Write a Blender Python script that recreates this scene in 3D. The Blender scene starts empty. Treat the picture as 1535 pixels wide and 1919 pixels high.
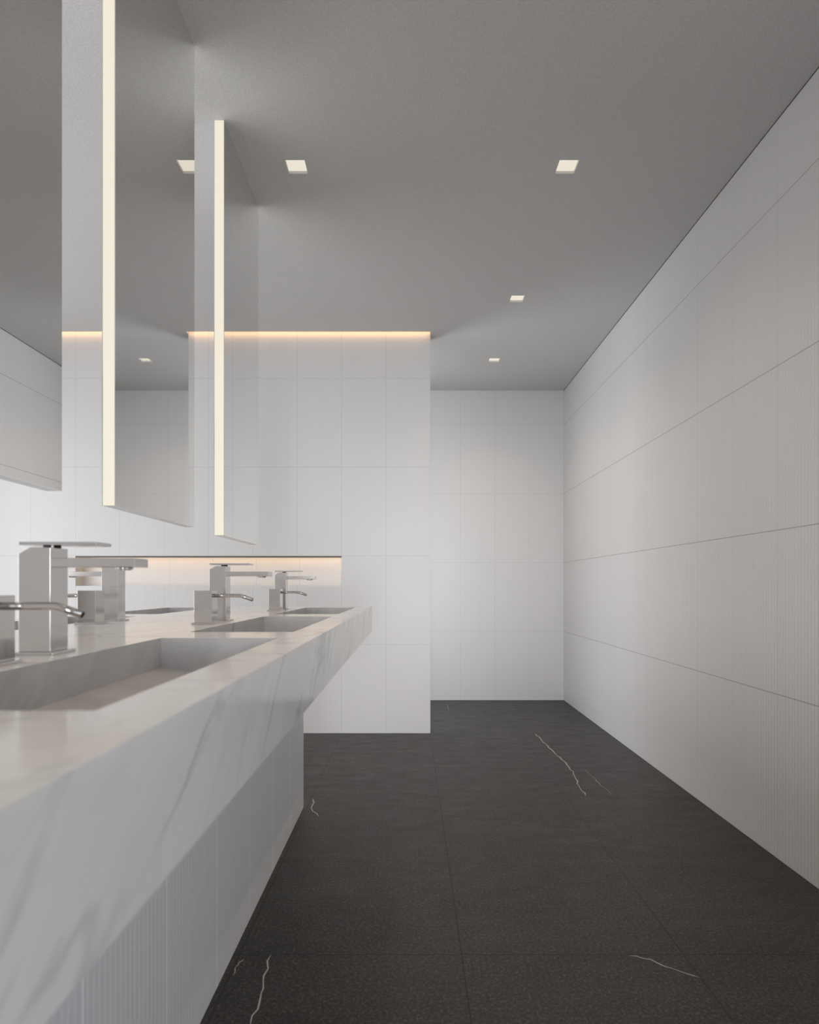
import bpy, bmesh, math, random
from mathutils import Vector

S = bpy.context.scene
C = S.collection
R = math.radians

# ------------------------------------------------------------------ camera
CAM_Z = 0.996
cd = bpy.data.cameras.new('camera')
cam = bpy.data.objects.new('camera', cd)
C.objects.link(cam)
cam.location = (0, 0, CAM_Z)
cam.rotation_euler = (R(90), 0, 0)
cd.sensor_fit = 'HORIZONTAL'
cd.sensor_width = 36
F = 1110.0
cd.lens = F / 1535 * 36
cd.shift_y = (1098 - 959.5) / 1535
cd.clip_start = 0.02
cd.dof.use_dof = True
cd.dof.focus_distance = 2.9
cd.dof.aperture_fstop = 6.5
S.camera = cam

# ------------------------------------------------------------------ view, world, daylight
S.view_settings.view_transform = 'Standard'
S.view_settings.look = 'None'
S.view_settings.exposure = 0.0
S.view_settings.gamma = 1.0
S.view_settings.use_curve_mapping = False
S.cycles.max_bounces = 14
S.cycles.diffuse_bounces = 8
S.cycles.glossy_bounces = 6
S.cycles.sample_clamp_indirect = 6.0

w = bpy.data.worlds.new('sky')
S.world = w
w.use_nodes = True
w.node_tree.nodes['Background'].inputs[0].default_value = (0.75, 0.85, 1.0, 1)
w.node_tree.nodes['Background'].inputs[1].default_value = 0.6

# room measures (metres; camera stands at x = 0, y = 0)
XR, XL = 1.344, -3.2
YF, YB = 5.163, -2.4          # far wall, wall behind the camera
ZC = 2.699
PY, PT, PX = 4.005, 0.10, 0.141   # partition front, thickness, right edge

LAMP_W, LAMP_R = 9.0, 0.0
FILL_WIN_D = (-0.5, 1.2, 0.0, 1.95)       # x0 x1 z0 z1, added unseen opening behind the camera, fill for the far walls
FILL_WIN_R = (-2.0, 0.6, 0.15, 1.6)      # y0 y1 z0 z1, added unseen opening in the right wall, fill for the worktop front
WIN_L = (-2.0, 3.7, 0.05, 2.25)     # y0 y1 z0 z1 in the left wall
WIN_B = (-2.6, -0.55, 0.05, 2.30)   # x0 x1 z0 z1 in the far wall, behind the partition


def area(name, loc, rot, sx, sy, watts, col, spread=180):
    l = bpy.data.lights.new(name, 'AREA')
    l.shape = 'RECTANGLE'
    l.size, l.size_y = sx, sy
    l.energy = watts
    l.color = col
    l.spread = R(spread)
    o = bpy.data.objects.new(name, l)
    C.objects.link(o)
    o.location = loc
    o.rotation_euler = rot
    return o


area('daylight_window_left', (XL - 0.02, (WIN_L[0] + WIN_L[1]) / 2, (WIN_L[2] + WIN_L[3]) / 2), (R(90), 0, R(-90)),
     WIN_L[1] - WIN_L[0], WIN_L[3] - WIN_L[2], 100, (1.0, 0.985, 0.98))
area('daylight_window_far', ((WIN_B[0] + WIN_B[1]) / 2, YF + 0.02, (WIN_B[2] + WIN_B[3]) / 2), (R(-90), 0, 0),
     WIN_B[1] - WIN_B[0], WIN_B[3] - WIN_B[2], 58, (0.96, 0.97, 1.0))


area('added_fill_right', (XR + 0.02, (FILL_WIN_R[0] + FILL_WIN_R[1]) / 2, (FILL_WIN_R[2] + FILL_WIN_R[3]) / 2), (R(90), 0, R(90)),
     FILL_WIN_R[1] - FILL_WIN_R[0], FILL_WIN_R[3] - FILL_WIN_R[2], 11, (0.93, 0.98, 1.0))  # added cool fill on the worktop front, from an unseen opening
area('added_fill_behind', ((FILL_WIN_D[0] + FILL_WIN_D[1]) / 2, YB - 0.02, (FILL_WIN_D[2] + FILL_WIN_D[3]) / 2), (R(90), 0, 0),
     FILL_WIN_D[1] - FILL_WIN_D[0], FILL_WIN_D[3] - FILL_WIN_D[2], 7.5, (0.965, 0.98, 1.0), 35)  # added narrow beam from behind the camera, brightens the far walls low down


# ------------------------------------------------------------------ materials
def mat(name):
    m = bpy.data.materials.new(name)
    m.use_nodes = True
    nt = m.node_tree
    return m, nt, nt.nodes['Principled BSDF']


class G:
    """tiny node graph writer"""
    def __init__(s, nt):
        s.nt = nt

    def n(s, t, **kw):
        x = s.nt.nodes.new(t)
        for k, v in kw.items():
            setattr(x, k, v)
        return x

    def put(s, sock, v):
        if isinstance(v, bpy.types.NodeSocket):
            s.nt.links.new(v, sock)
        elif v is not None:
            sock.default_value = v

    def math(s, op, a, b=None, c=None, clamp=False):
        x = s.n('ShaderNodeMath', operation=op)
        x.use_clamp = clamp
        s.put(x.inputs[0], a)
        if b is not None:
            s.put(x.inputs[1], b)
        if c is not None:
            s.put(x.inputs[2], c)
        return x.outputs[0]

    def mix(s, fac, a, b):
        x = s.n('ShaderNodeMix', data_type='RGBA')
        s.put(x.inputs[0], fac)
        s.put(x.inputs[6], a)
        s.put(x.inputs[7], b)
        return x.outputs[2]

    def noise(s, vec, scale, detail=4, rough=0.55, dist=0.0):
        x = s.n('ShaderNodeTexNoise')
        s.put(x.inputs['Vector'], vec)
        x.inputs['Scale'].default_value = scale
        x.inputs['Detail'].default_value = detail
        x.inputs['Roughness'].default_value = rough
        x.inputs['Distortion'].default_value = dist
        return x.outputs['Fac']

    def ramp(s, fac, *stops):
        x = s.n('ShaderNodeValToRGB')
        e = x.color_ramp.elements
        while len(e) < len(stops):
            e.new(0.5)
        for i, (p, c) in enumerate(stops):
            e[i].position = p
            e[i].color = (c, c, c, 1) if not isinstance(c, tuple) else (*c, 1)
        s.put(x.inputs[0], fac)
        return x.outputs[0]

    def mapping(s, vec, scale=(1, 1, 1), rot=(0, 0, 0)):
        x = s.n('ShaderNodeMapping')
        s.put(x.inputs['Vector'], vec)
        x.inputs['Scale'].default_value = scale
        x.inputs['Rotation'].default_value = rot
        return x.outputs[0]

    def bump(s, h, strength, dist):
        x = s.n('ShaderNodeBump')
        x.inputs['Strength'].default_value = strength
        x.inputs['Distance'].default_value = dist
        s.put(x.inputs['Height'], h)
        return x.outputs[0]

    def coords(s):
        t = s.n('ShaderNodeTexCoord')
        v = s.n('ShaderNodeSeparateXYZ')
        s.nt.links.new(t.outputs['Object'], v.inputs[0])
        return t.outputs['Object'], v.outputs

    def line(s, u, u0, period, width):
        """1 on a joint line of the grid"""
        f = s.math('FRACT', s.math('DIVIDE', s.math('SUBTRACT', u, u0 - period * 50), period))
        d = s.math('MULTIPLY', s.math('SUBTRACT', 0.5, s.math('ABSOLUTE', s.math('SUBTRACT', f, 0.5))), period)
        return s.math('LESS_THAN', d, width / 2)


def tile_mat(name, axis, u0, base, joint_h, joint_v, rough=0.42, rib=0.0167, rib_str=0.25, jw=0.004):
    m, nt, b = mat(name)
    g = G(nt)
    vec, xyz = g.coords()
    u = xyz[axis]
    z = xyz[2]
    v_line = g.line(u, u0, 0.3, jw)
    h_line = g.line(z, 0.0, 0.6, jw)
    tone = g.noise(vec, 3.0, 3)
    col = g.mix(g.math('MULTIPLY', tone, 0.25), (*base, 1), (base[0] * .95, base[1] * .945, base[2] * .94, 1))
    col = g.mix(v_line, col, (*joint_v, 1))
    col = g.mix(h_line, col, (*joint_h, 1))
    b.inputs['Roughness'].default_value = rough
    b.inputs['Specular IOR Level'].default_value = 0.35
    nt.links.new(col, b.inputs['Base Color'])
    ribs = g.math('SINE', g.math('MULTIPLY', g.math('SUBTRACT', u, u0), 2 * math.pi / rib))
    hgt = g.math('SUBTRACT', g.math('MULTIPLY', ribs, 0.5), g.math('MULTIPLY', g.math('MAXIMUM', v_line, h_line), 1.0))
    nt.links.new(g.bump(hgt, rib_str, 0.0012), b.inputs['Normal'])
    return m


WHITE = (0.74, 0.735, 0.73)
JH = (0.45, 0.44, 0.43)
JV = (0.645, 0.64, 0.635)
M_tile_right = tile_mat('ribbed white tile right wall', 1, YF, WHITE, JH, (0.68, 0.675, 0.67), rib_str=0.5)
M_tile_far = tile_mat('ribbed white tile far wall', 0, XR, WHITE, JV, JV, rib_str=0.15)
M_tile_part = tile_mat('ribbed white tile partition', 0, PX, WHITE, JV, JV, rib_str=0.15)
M_tile_base = tile_mat('ribbed grey tile plinth', 1, 2.665, (0.80, 0.80, 0.81), (0.8, 0.8, 0.8), (1.0, 1.0, 1.0), rib_str=0.2, jw=0.005)

m, nt, b = mat('ceiling paint')
g = G(nt)
vec, xyz = g.coords()
fine = g.noise(vec, 170, 3, 0.7)
b.inputs['Roughness'].default_value = 0.9
b.inputs['Specular IOR Level'].default_value = 0.15
nt.links.new(g.mix(g.ramp(fine, (0.3, 0.0), (0.7, 1.0)), (0.57, 0.562, 0.553, 1), (0.68, 0.672, 0.662, 1)), b.inputs['Base Color'])
nt.links.new(g.bump(fine, 0.5, 0.003), b.inputs['Normal'])
M_ceiling = m

m, nt, b = mat('plain plaster')
b.inputs['Base Color'].default_value = (0.60, 0.57, 0.54, 1)
b.inputs['Roughness'].default_value = 0.8
M_plaster = m

m, nt, b = mat('dark stone floor')
g = G(nt)
vec, xyz = g.coords()
cloud = g.noise(g.mapping(vec, (1.2, 3.0, 1)), 1.6, 6, 0.6, 0.4)
cloud2 = g.noise(g.mapping(vec, (1, 2.5, 1)), 7, 5, 0.65)
grain = g.noise(vec, 125, 4, 0.85)
patch = g.noise(g.mapping(vec, (1, 1.6, 1)), 14, 3, 0.6)
col = g.mix(g.ramp(cloud, (0.35, 0.0), (0.65, 1.0)), (0.024, 0.0225, 0.0215, 1), (0.040, 0.0375, 0.0355, 1))
col = g.mix(g.math('MULTIPLY', g.ramp(cloud2, (0.45, 0.0), (0.75, 1.0)), 0.4), col, (0.056, 0.052, 0.049, 1))
col = g.mix(g.ramp(grain, (0.52, 0.0), (0.66, 0.9)), col, (0.150, 0.134, 0.122, 1))
col = g.mix(g.ramp(grain, (0.35, 0.9), (0.49, 0.0)), col, (0.007, 0.007, 0.007, 1))
col = g.mix(g.math('MULTIPLY', g.ramp(patch, (0.5, 0.0), (0.68, 1.0)), 0.28), col, (0.020, 0.021, 0.020, 1))
jl = g.math('MAXIMUM', g.line(xyz[0], 0.1405, 0.6, 0.0035), g.line(xyz[1], 4.0, 1.2, 0.0035))
col = g.mix(g.math('MULTIPLY', jl, 0.95), col, (0.008, 0.008, 0.008, 1))
nt.links.new(col, b.inputs['Base Color'])
nt.links.new(g.ramp(cloud2, (0.3, 0.36), (0.7, 0.52)), b.inputs['Roughness'])
b.inputs['Specular IOR Level'].default_value = 0.4
nt.links.new(g.bump(grain, 0.35, 0.0015), b.inputs['Normal'])
M_floor = m

m, nt, b = mat('pale stone vein')
b.inputs['Base Color'].default_value = (0.50, 0.49, 0.47, 1)
b.inputs['Roughness'].default_value = 0.6
M_vein = m


def marble(name, base, vein, cloud_amt, rough):
    m, nt, b = mat(name)
    g = G(nt)
    vec, xyz = g.coords()
    sv = g.mapping(g.mapping(vec, rot=(R(-38), 0, R(12))), (2.6, 1.0, 4.2))
    n1 = g.noise(sv, 1.7, 5, 0.5, 0.7)
    ridge = g.math('ABSOLUTE', g.math('SUBTRACT', n1, 0.5))
    v1 = g.ramp(ridge, (0.0, 1.0), (0.028, 0.0))
    mask = g.ramp(g.noise(vec, 3.2, 2), (0.42, 0.0), (0.62, 1.0))
    cl = g.ramp(g.noise(g.mapping(sv, (0.5, 0.8, 0.5)), 5.0, 6, 0.6, 0.6), (0.4, 0.0), (0.72, 1.0))
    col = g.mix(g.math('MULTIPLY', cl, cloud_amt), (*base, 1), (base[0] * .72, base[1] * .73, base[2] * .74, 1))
    col = g.mix(g.math('MULTIPLY', g.math('MULTIPLY', v1, mask), 0.6), col, (*vein, 1))
    nt.links.new(col, b.inputs['Base Color'])
    b.inputs['Roughness'].default_value = rough
    b.inputs['Specular IOR Level'].default_value = 0.5
    return m


M_marble = marble('polished white marble', (0.74, 0.735, 0.73), (0.36, 0.365, 0.37), 0.32, 0.13)
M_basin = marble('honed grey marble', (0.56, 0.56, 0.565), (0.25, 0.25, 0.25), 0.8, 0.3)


def simple(name, col, rough=0.4, metal=0.0, emit=None, strength=0):
    m, nt, b = mat(name)
    b.inputs['Base Color'].default_value = (*col, 1)
    b.inputs['Roughness'].default_value = rough
    b.inputs['Metallic'].default_value = metal
    if emit:
        b.inputs['Emission Color'].default_value = (*emit, 1)
        b.inputs['Emission Strength'].default_value = strength
    return m


def brushed(name, col, rough):
    m, nt, b = mat(name)
    g = G(nt)
    vec, xyz = g.coords()
    n = g.noise(g.mapping(vec, (20, 20, 900)), 1.0, 2)
    b.inputs['Base Color'].default_value = (*col, 1)
    b.inputs['Metallic'].default_value = 1.0
    nt.links.new(g.ramp(n, (0.3, rough), (0.7, rough + 0.05)), b.inputs['Roughness'])
    return m


M_steel = brushed('satin nickel', (0.655, 0.638, 0.625), 0.15)
M_steel_pol = simple('polished nickel', (0.66, 0.638, 0.62), 0.09, 1.0)
M_dark = simple('dark rubber seal', (0.06, 0.06, 0.065), 0.5)
M_mirror = simple('mirror glass', (0.86, 0.86, 0.855), 0.0, 1.0)
M_edge = simple('mirror edge', (0.62, 0.62, 0.62), 0.25, 0.6)
CREAM = (1.0, 0.92, 0.76)
M_strip = simple('lit mirror edge', (0.05, 0.05, 0.05), 0.5, 0, CREAM, 0.85)
M_lamp = simple('lamp diffuser', (0.05, 0.05, 0.05), 0.5, 0, (1.0, 0.92, 0.77), 0.80)
M_housing = simple('lamp housing', (0.6, 0.6, 0.58), 0.5)
M_led = simple('warm led', (0.3, 0.3, 0.3), 0.5, 0, (1.0, 0.58, 0.28), 4.3)
M_led_niche = simple('warm led niche', (0.3, 0.3, 0.3), 0.5, 0, (1.0, 0.62, 0.28), 4.0)
M_profile_gap = simple('dark profile and painted shadow line', (0.10, 0.095, 0.09), 0.5)  # metal of the niche profile, also the painted shadow line at the ceiling
M_frame = simple('white window frame', (0.75, 0.75, 0.75), 0.4)


# ------------------------------------------------------------------ mesh helpers
def quad(bm, pts, mi=0):
    f = bm.faces.new([bm.verts.new(p) for p in pts])
    f.material_index = mi
    return f


def box(bm, x0, x1, y0, y1, z0, z1, bevel=0.0):
    r = bmesh.ops.create_cube(bm, size=1.0)
    for v in r['verts']:
        v.co = ((x0 + x1) / 2 + v.co.x * (x1 - x0), (y0 + y1) / 2 + v.co.y * (y1 - y0), (z0 + z1) / 2 + v.co.z * (z1 - z0))
    if bevel:
        es = list({e for v in r['verts'] for e in v.link_edges})
        bmesh.ops.bevel(bm, geom=es, offset=bevel, segments=2, affect='EDGES', profile=0.5)
    return r


def grid_plane(bm, us, vs, hole, put, flip=False):
    """faces between the sorted lines us and vs, leaving out those where hole(u, v) is true"""
    us, vs = sorted(set(us)), sorted(set(vs))
    V = {}

    def vert(i, j):
        if (i, j) not in V:
            V[(i, j)] = bm.verts.new(put(us[i], vs[j]))
        return V[(i, j)]
    for i in range(len(us) - 1):
        for j in range(len(vs) - 1):
            if hole((us[i] + us[i + 1]) / 2, (vs[j] + vs[j + 1]) / 2):
                continue
            c = [vert(i, j), vert(i + 1, j), vert(i + 1, j + 1), vert(i, j + 1)]
            bm.faces.new(c[::-1] if flip else c)


def cyl(bm, p0, p1, r, seg=24):
    p0, p1 = Vector(p0), Vector(p1)
    d = p1 - p0
    q = d.to_track_quat('Z', 'Y')
    a = [bm.verts.new(p0 + q @ Vector((r * math.cos(t), r * math.sin(t), 0))) for t in [2 * math.pi * k / seg for k in range(seg)]]
    c = [bm.verts.new(p1 + q @ Vector((r * math.cos(t), r * math.sin(t), 0))) for t in [2 * math.pi * k / seg for k in range(seg)]]
    for k in range(seg):
        f = bm.faces.new([a[k], a[(k + 1) % seg], c[(k + 1) % seg], c[k]])
        f.smooth = True
    bm.faces.new(a[::-1])
    bm.faces.new(c)


def tube(bm, pts, r, seg=20):
    rings = []
    pts = [Vector(p) for p in pts]
    for i, p in enumerate(pts):
        d = (pts[min(i + 1, len(pts) - 1)] - pts[max(i - 1, 0)]).normalized()
        side = Vector((0, 1, 0))
        up = d.cross(side).normalized()
        rings.append([bm.verts.new(p + side * r * math.cos(t) + up * r * math.sin(t)) for t in [2 * math.pi * k / seg for k in range(seg)]])
    for a, c in zip(rings, rings[1:]):
        for k in range(seg):
            f = bm.faces.new([a[k], a[(k + 1) % seg], c[(k + 1) % seg], c[k]])
            f.smooth = True
    # end: a short bore so the mouth reads as an opening
    e = rings[-1]
    d = (pts[-1] - pts[-2]).normalized()
    inner = [bm.verts.new(pts[-1] + (v.co - pts[-1]) * 0.72) for v in e]
    deep = [bm.verts.new(v.co - d * r * 1.5) for v in inner]
    for k in range(seg):
        k2 = (k + 1) % seg
        bm.faces.new([e[k], e[k2], inner[k2], inner[k]])
        bm.faces.new([inner[k], inner[k2], deep[k2], deep[k]])
    bm.faces.new(deep)
    bm.faces.new(rings[0][::-1])


def obj(name, bm, m, parent=None, mats=None):
    bmesh.ops.recalc_face_normals(bm, faces=bm.faces[:])
    me = bpy.data.meshes.new(name)
    bm.to_mesh(me)
    bm.free()
    for x in (mats or [m]):
        me.materials.append(x)
    o = bpy.data.objects.new(name, me)
    C.objects.link(o)
    if parent:
        o.parent = parent
    return o


def struct(name, bm, m, mats=None):
    o = obj(name, bm, m, None, mats)
    o['kind'] = 'structure'
    return o


def tag(o, label, cat, group=None):
    o['label'] = label
    o['category'] = cat
    if group:
        o['group'] = group
    return o


def thing(name, label, cat, loc=(0, 0, 0), rz=0, group=None):
    o = bpy.data.objects.new(name, None)
    o.empty_display_size = 0.05
    C.objects.link(o)
    o.location = loc
    o.rotation_euler = (0, 0, rz)
    return tag(o, label, cat, group)


def dup(root, loc, rz, label):
    r = root.copy()
    C.objects.link(r)
    r.location = loc
    r.rotation_euler = (0, 0, rz)
    r['label'] = label
    for ch in list(root.children):
        c = ch.copy()
        C.objects.link(c)
        c.parent = r
        for gch in list(ch.children):
            d = gch.copy()
            C.objects.link(d)
            d.parent = c
    return r


# ------------------------------------------------------------------ floor
random.seed(4)


def on_floor(px, py):
    Y = F * CAM_Z / (py - 1098)
    return Vector(((px - 768) * Y / F, Y, 0.0))


bm = bmesh.new()
quad(bm, [(XL - .1, YB - .1, 0), (XR + .1, YB - .1, 0), (XR + .1, YF + .1, 0), (XL - .1, YF + .1, 0)])


def vein(pix, width, jit=0.012):
    P = [on_floor(*p) for p in pix]
    pts = []
    for a, c in zip(P, P[1:]):
        n = max(3, int((c - a).length / 0.035))
        for k in range(n):
            t = k / n
            p = a.lerp(c, t)
            pts.append(p + Vector((random.uniform(-jit, jit), random.uniform(-jit, jit), 0)))
    pts.append(P[-1])
    ws = [width * random.uniform(0.5, 1.2) for _ in pts]
    ws[0] = ws[-1] = width * 0.15
    L, Rr = [], []
    for i, p in enumerate(pts):
        d = (pts[min(i + 1, len(pts) - 1)] - pts[max(i - 1, 0)]).normalized()
        s = Vector((-d.y, d.x, 0)) * ws[i] / 2
        L.append(bm.verts.new(p + s + Vector((0, 0, .0004))))
        Rr.append(bm.verts.new(p - s + Vector((0, 0, .0004))))
    for i in range(len(pts) - 1):
        f = bm.faces.new([L[i], L[i + 1], Rr[i + 1], Rr[i]])
        f.material_index = 1


vein([(1003, 1374), (1032, 1404), (1060, 1430), (1077, 1450), (1082, 1468), (1098, 1491)], 0.0065, 0.006)
vein([(1091, 1440), (1112, 1455), (1128, 1472), (1146, 1489)], 0.0025, 0.006)
vein([(586, 1496), (589, 1504), (583, 1514), (598, 1531)], 0.005, 0.004)
vein([(506, 1790), (497, 1830), (492, 1862), (476, 1905), (470, 1925)], 0.004, 0.004)
vein([(457, 1797), (446, 1808), (437, 1828)], 0.003, 0.003)
vein([(1180, 1790), (1218, 1799), (1262, 1816), (1311, 1832)], 0.0035, 0.004)
vein([(838, 1311 + 8), (842, 1335)], 0.003, 0.006)
struct('floor', bm, None, [M_floor, M_vein])

# ------------------------------------------------------------------ walls
bm = bmesh.new()
a, c, z0, z1 = FILL_WIN_R
box(bm, XR, XR + .12, YB - .12, a, 0, ZC + .1)
box(bm, XR, XR + .12, c, YF + .12, 0, ZC + .1)
box(bm, XR, XR + .12, a, c, 0, z0)
box(bm, XR, XR + .12, a, c, z1, ZC + .1)
struct('wall_right', bm, M_tile_right)


def wall_y(name, y0, y1, x0, x1, win, m, ztop=ZC + .1):
    """wall across the room with a window opening"""
    bm = bmesh.new()
    a, c, z0, z1 = win
    box(bm, x0, a, y0, y1, 0, ztop)
    box(bm, c, x1, y0, y1, 0, ztop)
    box(bm, a, c, y0, y1, 0, z0)
    box(bm, a, c, y0, y1, z1, ztop)
    return struct(name, bm, m)


# far wall: seen to the right of the partition; the window is behind the partition
wall_y('wall_far', YF, YF + .12, XL, XR, WIN_B, M_tile_far)
bm = bmesh.new()
a, c, z0, z1 = WIN_L
box(bm, XL - .12, XL, YB, a, 0, ZC + .1)
box(bm, XL - .12, XL, c, YF, 0, ZC + .1)
box(bm, XL - .12, XL, a, c, 0, z0)
box(bm, XL - .12, XL, a, c, z1, ZC + .1)
struct('wall_left', bm, M_plaster)
FILL_WIN_D = (FILL_WIN_D[0], FILL_WIN_D[1], 0.02, FILL_WIN_D[3])
wall_y('wall_behind', YB - .12, YB, XL, XR, FILL_WIN_D, M_plaster)


def window_y(name, win, y, n):
    bm = bmesh.new()
    a, c, z0, z1 = win
    t, d = .05, .05
    box(bm, a, a + t, y, y + d, z0, z1)
    box(bm, c - t, c, y, y + d, z0, z1)
    box(bm, a + t, c - t, y, y + d, z0, z0 + t)
    box(bm, a + t, c - t, y, y + d, z1 - t, z1)
    for k in range(1, n):
        x = a + (c - a) * k / n
        box(bm, x - t / 2, x + t / 2, y, y + d, z0 + t, z1 - t)
    return bm


struct('window_2', window_y('w', WIN_B, YF - .04, 2), M_frame)
struct('added_window_4', window_y('w', FILL_WIN_D, YB - .01, 2), M_frame)  # frame of the added unseen opening behind the camera
bmw = window_y('w', WIN_L, 0, 4)
for v in bmw.verts:
    v.co = Vector((XL - .01 + v.co.y, v.co.x, v.co.z))
struct('window_1', bmw, M_frame)
bmw = window_y('w', FILL_WIN_R, 0, 3)
for v in bmw.verts:
    v.co = Vector((XR + .01 - v.co.y, v.co.x, v.co.z))
struct('added_window_3', bmw, M_frame)  # frame of the added unseen opening in the right wall

# ------------------------------------------------------------------ partition wall with the lit niche
NX0, NX1, NZ0, NZ1, ND = PX - 2.4, PX - 0.6, 0.9965, 1.198, 0.09
PTOP = ZC + 0.055
bm = bmesh.new()
grid_plane(bm, [XL, NX0, NX1, PX], [0, NZ0, NZ1, PTOP],
           lambda u, v: NX0 < u < NX1 and NZ0 < v < NZ1, lambda u, v: (u, PY, v))
y2 = PY + ND
quad(bm, [(NX0, y2, NZ0), (NX1, y2, NZ0), (NX1, y2, NZ1), (NX0, y2, NZ1)])
quad(bm, [(NX0, PY, NZ0), (NX0, y2, NZ0), (NX0, y2, NZ1), (NX0, PY, NZ1)])
quad(bm, [(NX1, PY, NZ0), (NX1, y2, NZ0), (NX1, y2, NZ1), (NX1, PY, NZ1)])
quad(bm, [(NX0, PY, NZ0), (NX1, PY, NZ0), (NX1, y2, NZ0), (NX0, y2, NZ0)])
quad(bm, [(NX0, PY, NZ1), (NX1, PY, NZ1), (NX1, y2, NZ1), (NX0, y2, NZ1)])
yb = PY + PT
quad(bm, [(PX, PY, 0), (PX, yb, 0), (PX, yb, PTOP), (PX, PY, PTOP)])
quad(bm, [(XL, yb, 0), (PX, yb, 0), (PX, yb, PTOP), (XL, yb, PTOP)])
quad(bm, [(XL, PY, PTOP), (PX, PY, PTOP), (PX, yb, PTOP), (XL, yb, PTOP)])
bmesh.ops.remove_doubles(bm, verts=bm.verts[:], dist=1e-5)
struct('wall_partition', bm, M_tile_part)

# ------------------------------------------------------------------ ceiling with lamp recesses and the light slot over the partition
LS = 0.043            # half of a lamp opening
LAMPS = [(0.640, 2.408), (-0.459, 2.408), (-0.922, 2.408), (0.638, 3.514), (0.639, 4.472),
         (0.640, 1.350), (-0.459, 1.350), (0.640, 0.300), (-0.459, 0.300)]  # this row is added out of view, warm fill for worktop and foreground
SLOT = 0.038
bm = bmesh.new()
xs = [XL, XR, PX]
ys = [YB, YF, PY - SLOT, PY]
for x, y in LAMPS:
    xs += [x - LS, x + LS]
    ys += [y - LS, y + LS]


def hole(u, v):
    if u < PX and PY - SLOT < v < PY:
        return True
    return any(abs(u - x) < LS and abs(v - y) < LS for x, y in LAMPS)


grid_plane(bm, xs, ys, hole, lambda u, v: (u, v, ZC), flip=True)
zs = ZC + 0.055
quad(bm, [(XL, PY - SLOT, ZC), (PX, PY - SLOT, ZC), (PX, PY - SLOT, zs), (XL, PY - SLOT, zs)])
quad(bm, [(XL, PY - SLOT, zs), (PX, PY - SLOT, zs), (PX, PY, zs), (XL, PY, zs)])
quad(bm, [(PX, PY - SLOT, ZC), (PX, PY, ZC), (PX, PY, zs), (PX, PY - SLOT, zs)])
quad(bm, [(XL, YB, ZC + .1), (XR, YB, ZC + .1), (XR, YF, ZC + .1), (XL, YF, ZC + .1)])
bmesh.ops.remove_doubles(bm, verts=bm.verts[:], dist=1e-5)
struct('ceiling', bm, M_ceiling)

# thin dark strip painting in the shadow line between right wall and ceiling
bm = bmesh.new()
box(bm, XR - .002, XR, YB, YF, ZC - .003, ZC)
struct('shadow_line_1', bm, M_profile_gap)

# ------------------------------------------------------------------ LED strips
bm = bmesh.new()
box(bm, XL + .02, PX - .004, PY - SLOT + .001, PY - SLOT + .007, ZC + .005, ZC + .022)
tag(obj('led_strip', bm, M_led), 'warm light strip glowing in the ceiling slot along the top of the white partition', 'light strip')

t = thing('niche_light', 'warm light strip under the top of the long tiled wall niche', 'light strip', ((NX0 + NX1) / 2, PY, NZ1))
hw = (NX1 - NX0) / 2
bm = bmesh.new()
box(bm, -hw + .001, hw - .001, .002, .010, -.010, -.0005)
obj('profile', bm, M_profile_gap, t)
bm = bmesh.new()
box(bm, -hw + .012, hw - .004, .030, .050, -.008, -.001)
obj('led_strip', bm, M_led_niche, t)

# ------------------------------------------------------------------ downlights
lamp_labels = [
    'square recessed ceiling light over the aisle, upper right, level with the furthest mirror',
    'square recessed ceiling light just right of the furthest mirror, above the vanity',
    'square recessed ceiling light mostly hidden behind the middle mirror, only its corner showing',
    'square recessed ceiling light in the middle of the row along the right wall',
    'smallest square recessed ceiling light, furthest back beside the far wall',
    'added square ceiling light over the aisle, unseen above the top edge of the view',
    'added square ceiling light over the vanity, unseen above the top edge of the view',
    'added unseen square recessed ceiling light over the aisle, right above the camera',
    'added unseen square recessed ceiling light over the vanity, beside the camera',
]


def make_lamp():
    t = thing('ceiling_light', lamp_labels[0], 'ceiling light', (*LAMPS[0], ZC), 0, 'square recessed ceiling lights')
    h = 0.011
    bm = bmesh.new()
    s, th = LS, 0.004
    # recess sides, just inside the opening
    box(bm, -s, -s + th, -s, s, 0, .03)
    box(bm, s - th, s, -s, s, 0, .03)
    box(bm, -s + th, s - th, -s, -s + th, 0, .03)
    box(bm, -s + th, s - th, s - th, s, 0, .03)
    obj('housing', bm, M_housing, t)
    bm = bmesh.new()
    box(bm, -s + th, s - th, -s + th, s - th, h, h + .006)
    obj('diffuser', bm, M_lamp, t)
    l = bpy.data.lights.new('lamp_light', 'SPOT')
    l.energy = LAMP_W
    l.color = (1.0, 0.73, 0.45)
    l.spot_size = R(125)
    l.spot_blend = 1.0
    l.shadow_soft_size = LAMP_R
    o = bpy.data.objects.new('lamp_light', l)
    C.objects.link(o)
    o.parent = t
    o.location = (0, 0, h - .006)
    return t


lamp = make_lamp()
for (x, y), lb in list(zip(LAMPS, lamp_labels))[1:]:
    dup(lamp, (x, y, ZC), 0, lb)

# ------------------------------------------------------------------ vanity island
H = CAM_Z - 0.1012           # worktop top
ZB = 0.774                   # worktop underside
IC = -0.693                  # centre line of the island
XF = -0.185                  # edge towards the aisle
XFAR = 2 * IC - XF
Y0, Y1 = 0.262, 2.918
BX0, BX1 = -0.483, -0.255    # basin, back and front edges
BASINS = [(0.480, 1.152), (1.300, 1.960), (2.127, 2.770)]
holes = []
for y0, y1 in BASINS:
    holes.append((BX0, BX1, y0, y1, 1))
    holes.append((2 * IC - BX1, 2 * IC - BX0, y0, y1, -1))

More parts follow.
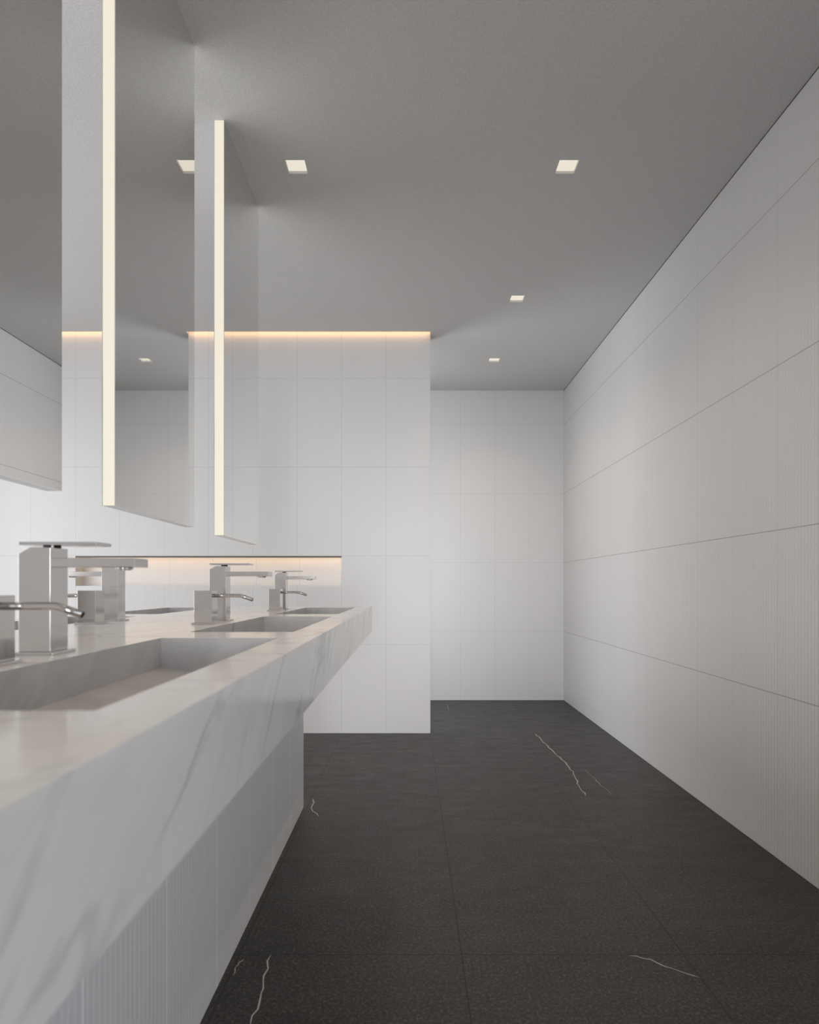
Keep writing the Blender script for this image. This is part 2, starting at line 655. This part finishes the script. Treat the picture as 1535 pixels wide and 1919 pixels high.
t = thing('vanity_worktop', 'long white marble double vanity worktop with six sunken basins', 'worktop', (IC, (Y0 + Y1) / 2, ZB))
bm = bmesh.new()
xs = [XF, XFAR] + [q for h in holes for q in h[:2]]
ys = [Y0, Y1] + [q for h in holes for q in h[2:4]]
grid_plane(bm, xs, ys, lambda u, v: any(h[0] < u < h[1] and h[2] < v < h[3] for h in holes), lambda u, v: (u, v, H))
quad(bm, [(XFAR, Y0, ZB), (XF, Y0, ZB), (XF, Y1, ZB), (XFAR, Y1, ZB)])
for p, q in (((XF, Y0), (XF, Y1)), ((XF, Y1), (XFAR, Y1)), ((XFAR, Y1), (XFAR, Y0)), ((XFAR, Y0), (XF, Y0))):
    quad(bm, [(*p, ZB), (*q, ZB), (*q, H), (*p, H)])
bmesh.ops.remove_doubles(bm, verts=bm.verts[:], dist=1e-5)
# soften the outer top arris
es = [e for e in bm.edges if all(abs(v.co.z - H) < 1e-5 for v in e.verts) and
      (all(abs(v.co.x - XF) < 1e-5 for v in e.verts) or all(abs(v.co.x - XFAR) < 1e-5 for v in e.verts) or
       all(abs(v.co.y - Y0) < 1e-5 for v in e.verts) or all(abs(v.co.y - Y1) < 1e-5 for v in e.verts))]
bmesh.ops.bevel(bm, geom=es, offset=0.0012, segments=2, affect='EDGES', profile=0.5)
off = Vector(t.location)


def local(bm, off):
    for v in bm.verts:
        v.co = v.co - off
    return bm


# the slab keeps world coordinates in its mesh, so the marble pattern runs through slab and basins
slab = obj('slab', bm, M_marble, t)
slab.matrix_parent_inverse = t.matrix_world.inverted()
slab.matrix_parent_inverse.translation = -off
for (x0, x1, y0, y1, s) in holes:
    bm = bmesh.new()
    zb, zf = 0.837, 0.812          # floor falls towards the user
    za, zc = (zb, zf) if s == 1 else (zf, zb)
    b0 = [(x0, y0, za), (x1, y0, zc), (x1, y1, zc), (x0, y1, za)]
    t0 = [(x0, y0, H), (x1, y0, H), (x1, y1, H), (x0, y1, H)]
    quad(bm, b0)
    for k in range(4):
        k2 = (k + 1) % 4
        quad(bm, [t0[k], t0[k2], b0[k2], b0[k]])
    bmesh.ops.remove_doubles(bm, verts=bm.verts[:], dist=1e-5)
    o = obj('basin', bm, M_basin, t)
    for f in o.data.polygons:
        f.flip() if f.normal.z < -0.5 else None
    o.matrix_parent_inverse = slab.matrix_parent_inverse.copy()

bm = bmesh.new()
PB = -0.477
box(bm, 2 * IC - PB, PB, 0.505, 2.665, 0, ZB)
tag(obj('vanity_plinth', bm, M_tile_base), 'pale grey ribbed tile plinth standing on the dark floor under the marble worktop', 'plinth')

# ------------------------------------------------------------------ taps
def make_tap():
    t = thing('basin_tap', '', 'tap', (0, 0, H), 0, 'square lever taps on the vanity')
    bw = 0.0235
    z = CAM_Z - H                       # camera height above the worktop, local
    bm = bmesh.new()
    box(bm, -bw - .008, bw + .008, -.030, .030, 0, .0042, .0006)
    obj('base_plate', bm, M_steel, t)
    bm = bmesh.new()
    top = z + .0567
    prof = [(-bw, .0042), (bw, .0042), (bw, top), (-bw + .017, top), (-bw, top - .010)]
    a = [bm.verts.new((x, -.0225, q)) for x, q in prof]
    c = [bm.verts.new((x, .0225, q)) for x, q in prof]
    n = len(prof)
    bm.faces.new(a)
    bm.faces.new(c[::-1])
    for k in range(n):
        bm.faces.new([a[k], a[(k + 1) % n], c[(k + 1) % n], c[k]])
    bmesh.ops.bevel(bm, geom=bm.edges[:], offset=.0006, segments=2, affect='EDGES', profile=0.5)
    obj('body', bm, M_steel, t)
    bm = bmesh.new()
    box(bm, bw - .001, bw + .124, -.0222, .0222, z + .0280, z + .0410, .0006)
    sp = obj('spout', bm, M_steel, t)
    bm = bmesh.new()
    cyl(bm, (bw + .098, 0, z + .0245), (bw + .098, 0, z + .0285), .0125)
    cyl(bm, (bw + .098, 0, z + .0235), (bw + .098, 0, z + .0250), .0095)
    obj('aerator', bm, M_steel_pol, sp)
    bm = bmesh.new()
    box(bm, -bw, bw + .0675, -.0222, .0222, z + .0602, z + .0648, .0005)
    lv = obj('lever', bm, M_steel, t)
    for yy in (-.013, .013):
        bm = bmesh.new()
        cyl(bm, (.013, yy, top - .001), (.013, yy, z + .0605), .0052)
        obj('lever_pivot', bm, M_dark, lv)
    return t


def make_soap():
    t = thing('soap_dispenser', '', 'soap dispenser', (0, 0, H), 0, 'cube soap dispensers with bent pipe spouts')
    hw = .0237
    z = CAM_Z - H
    bm = bmesh.new()
    box(bm, -hw - .006, hw + .006, -.029, .029, 0, .0042, .0006)
    obj('base_plate', bm, M_steel, t)
    bm = bmesh.new()
    box(bm, -hw, hw, -.0228, .0228, .0042, z - .0124, .0006)
    obj('body', bm, M_steel_pol, t)
    bm = bmesh.new()
    zz = z - .0259
    pts = [(hw - .002, 0, zz), (hw + .03, 0, zz)]
    for k in range(7):                       # the soft bend
        a = k / 6 * R(19)
        pts.append((hw + .062 + .040 * math.sin(a), 0, zz - .040 * (1 - math.cos(a))))
    x, _, q = pts[-1]
    pts.append((x + .028 * math.cos(R(19)), 0, q - .028 * math.sin(R(19))))
    tube(bm, pts, .0051)
    obj('spout', bm, M_steel_pol, t)
    return t


TY = [0.893, 1.723, 2.548]
DY = [0.758, 1.581, 2.406]
TAP_L = ['large satin metal lever tap nearest the camera, at the left edge of the vanity',
         'satin metal lever tap beside the middle basin on the aisle side of the vanity',
         'smallest satin metal lever tap, beside the furthest basin of the vanity',
         'satin metal lever tap turned away, its spout pointing left towards the hidden basins']
SOAP_L = ['metal cube soap dispenser in front of the nearest tap, cut by the left edge',
          'metal cube soap dispenser in front of the tap at the middle basin',
          'smallest metal cube soap dispenser, in front of the furthest tap',
          'metal cube soap dispenser turned away, beside the tap whose spout points left']
tap = make_tap()
soap = make_soap()
tap.location = (-.5515, TY[0], H)
tap['label'] = TAP_L[0]
soap.location = (-.5435, DY[0], H)
soap['label'] = SOAP_L[0]
for k in (1, 2):
    dup(tap, (-.5515, TY[k], H), 0, TAP_L[k])
    dup(soap, (-.5435, DY[k], H), 0, SOAP_L[k])
# on the other side of the island, turned round
dup(tap, (-.861, TY[1], H), R(180), TAP_L[3])
dup(soap, (-.850, DY[1], H), R(180), SOAP_L[3])

# ------------------------------------------------------------------ hanging mirrors
MZ0 = 1.1805


def make_mirror(y0, y1, th, label):
    xf = -0.6772
    xc = xf - th / 2
    L = y1 - y0
    t = thing('mirror_panel', label, 'mirror', (xc, (y0 + y1) / 2, MZ0), 0, 'ceiling-hung mirrors over the vanity')
    hh = ZC - MZ0
    bm = bmesh.new()
    box(bm, -th / 2 + .002, th / 2 - .002, -L / 2 + .002, L / 2 - .002, 0, hh)
    obj('backing', bm, M_edge, t)
    for s in (1, -1):
        bm = bmesh.new()
        x0, x1 = sorted((s * (th / 2 - .002), s * th / 2))
        box(bm, x0, x1, -L / 2, L / 2, 0, hh)
        obj('mirror_glass', bm, M_mirror, t)
    for s in (1, -1):
        bm = bmesh.new()
        a, c = sorted((s * (L / 2 - .002), s * (L / 2 + .0005)))
        box(bm, -th / 2 + .0022, th / 2 - .0022, a, c, .0012, hh - .001)
        obj('light_strip', bm, M_strip, t)
    return t


make_mirror(0.62, 1.154, .031, 'tall mirror nearest the camera, cut by the left edge of the view')
make_mirror(1.364, 1.865, .031, 'middle tall ceiling-hung mirror with a lit cream edge running out of the top')
make_mirror(2.166, 2.655, .038, 'furthest tall ceiling-hung mirror with its whole lit cream edge in view')
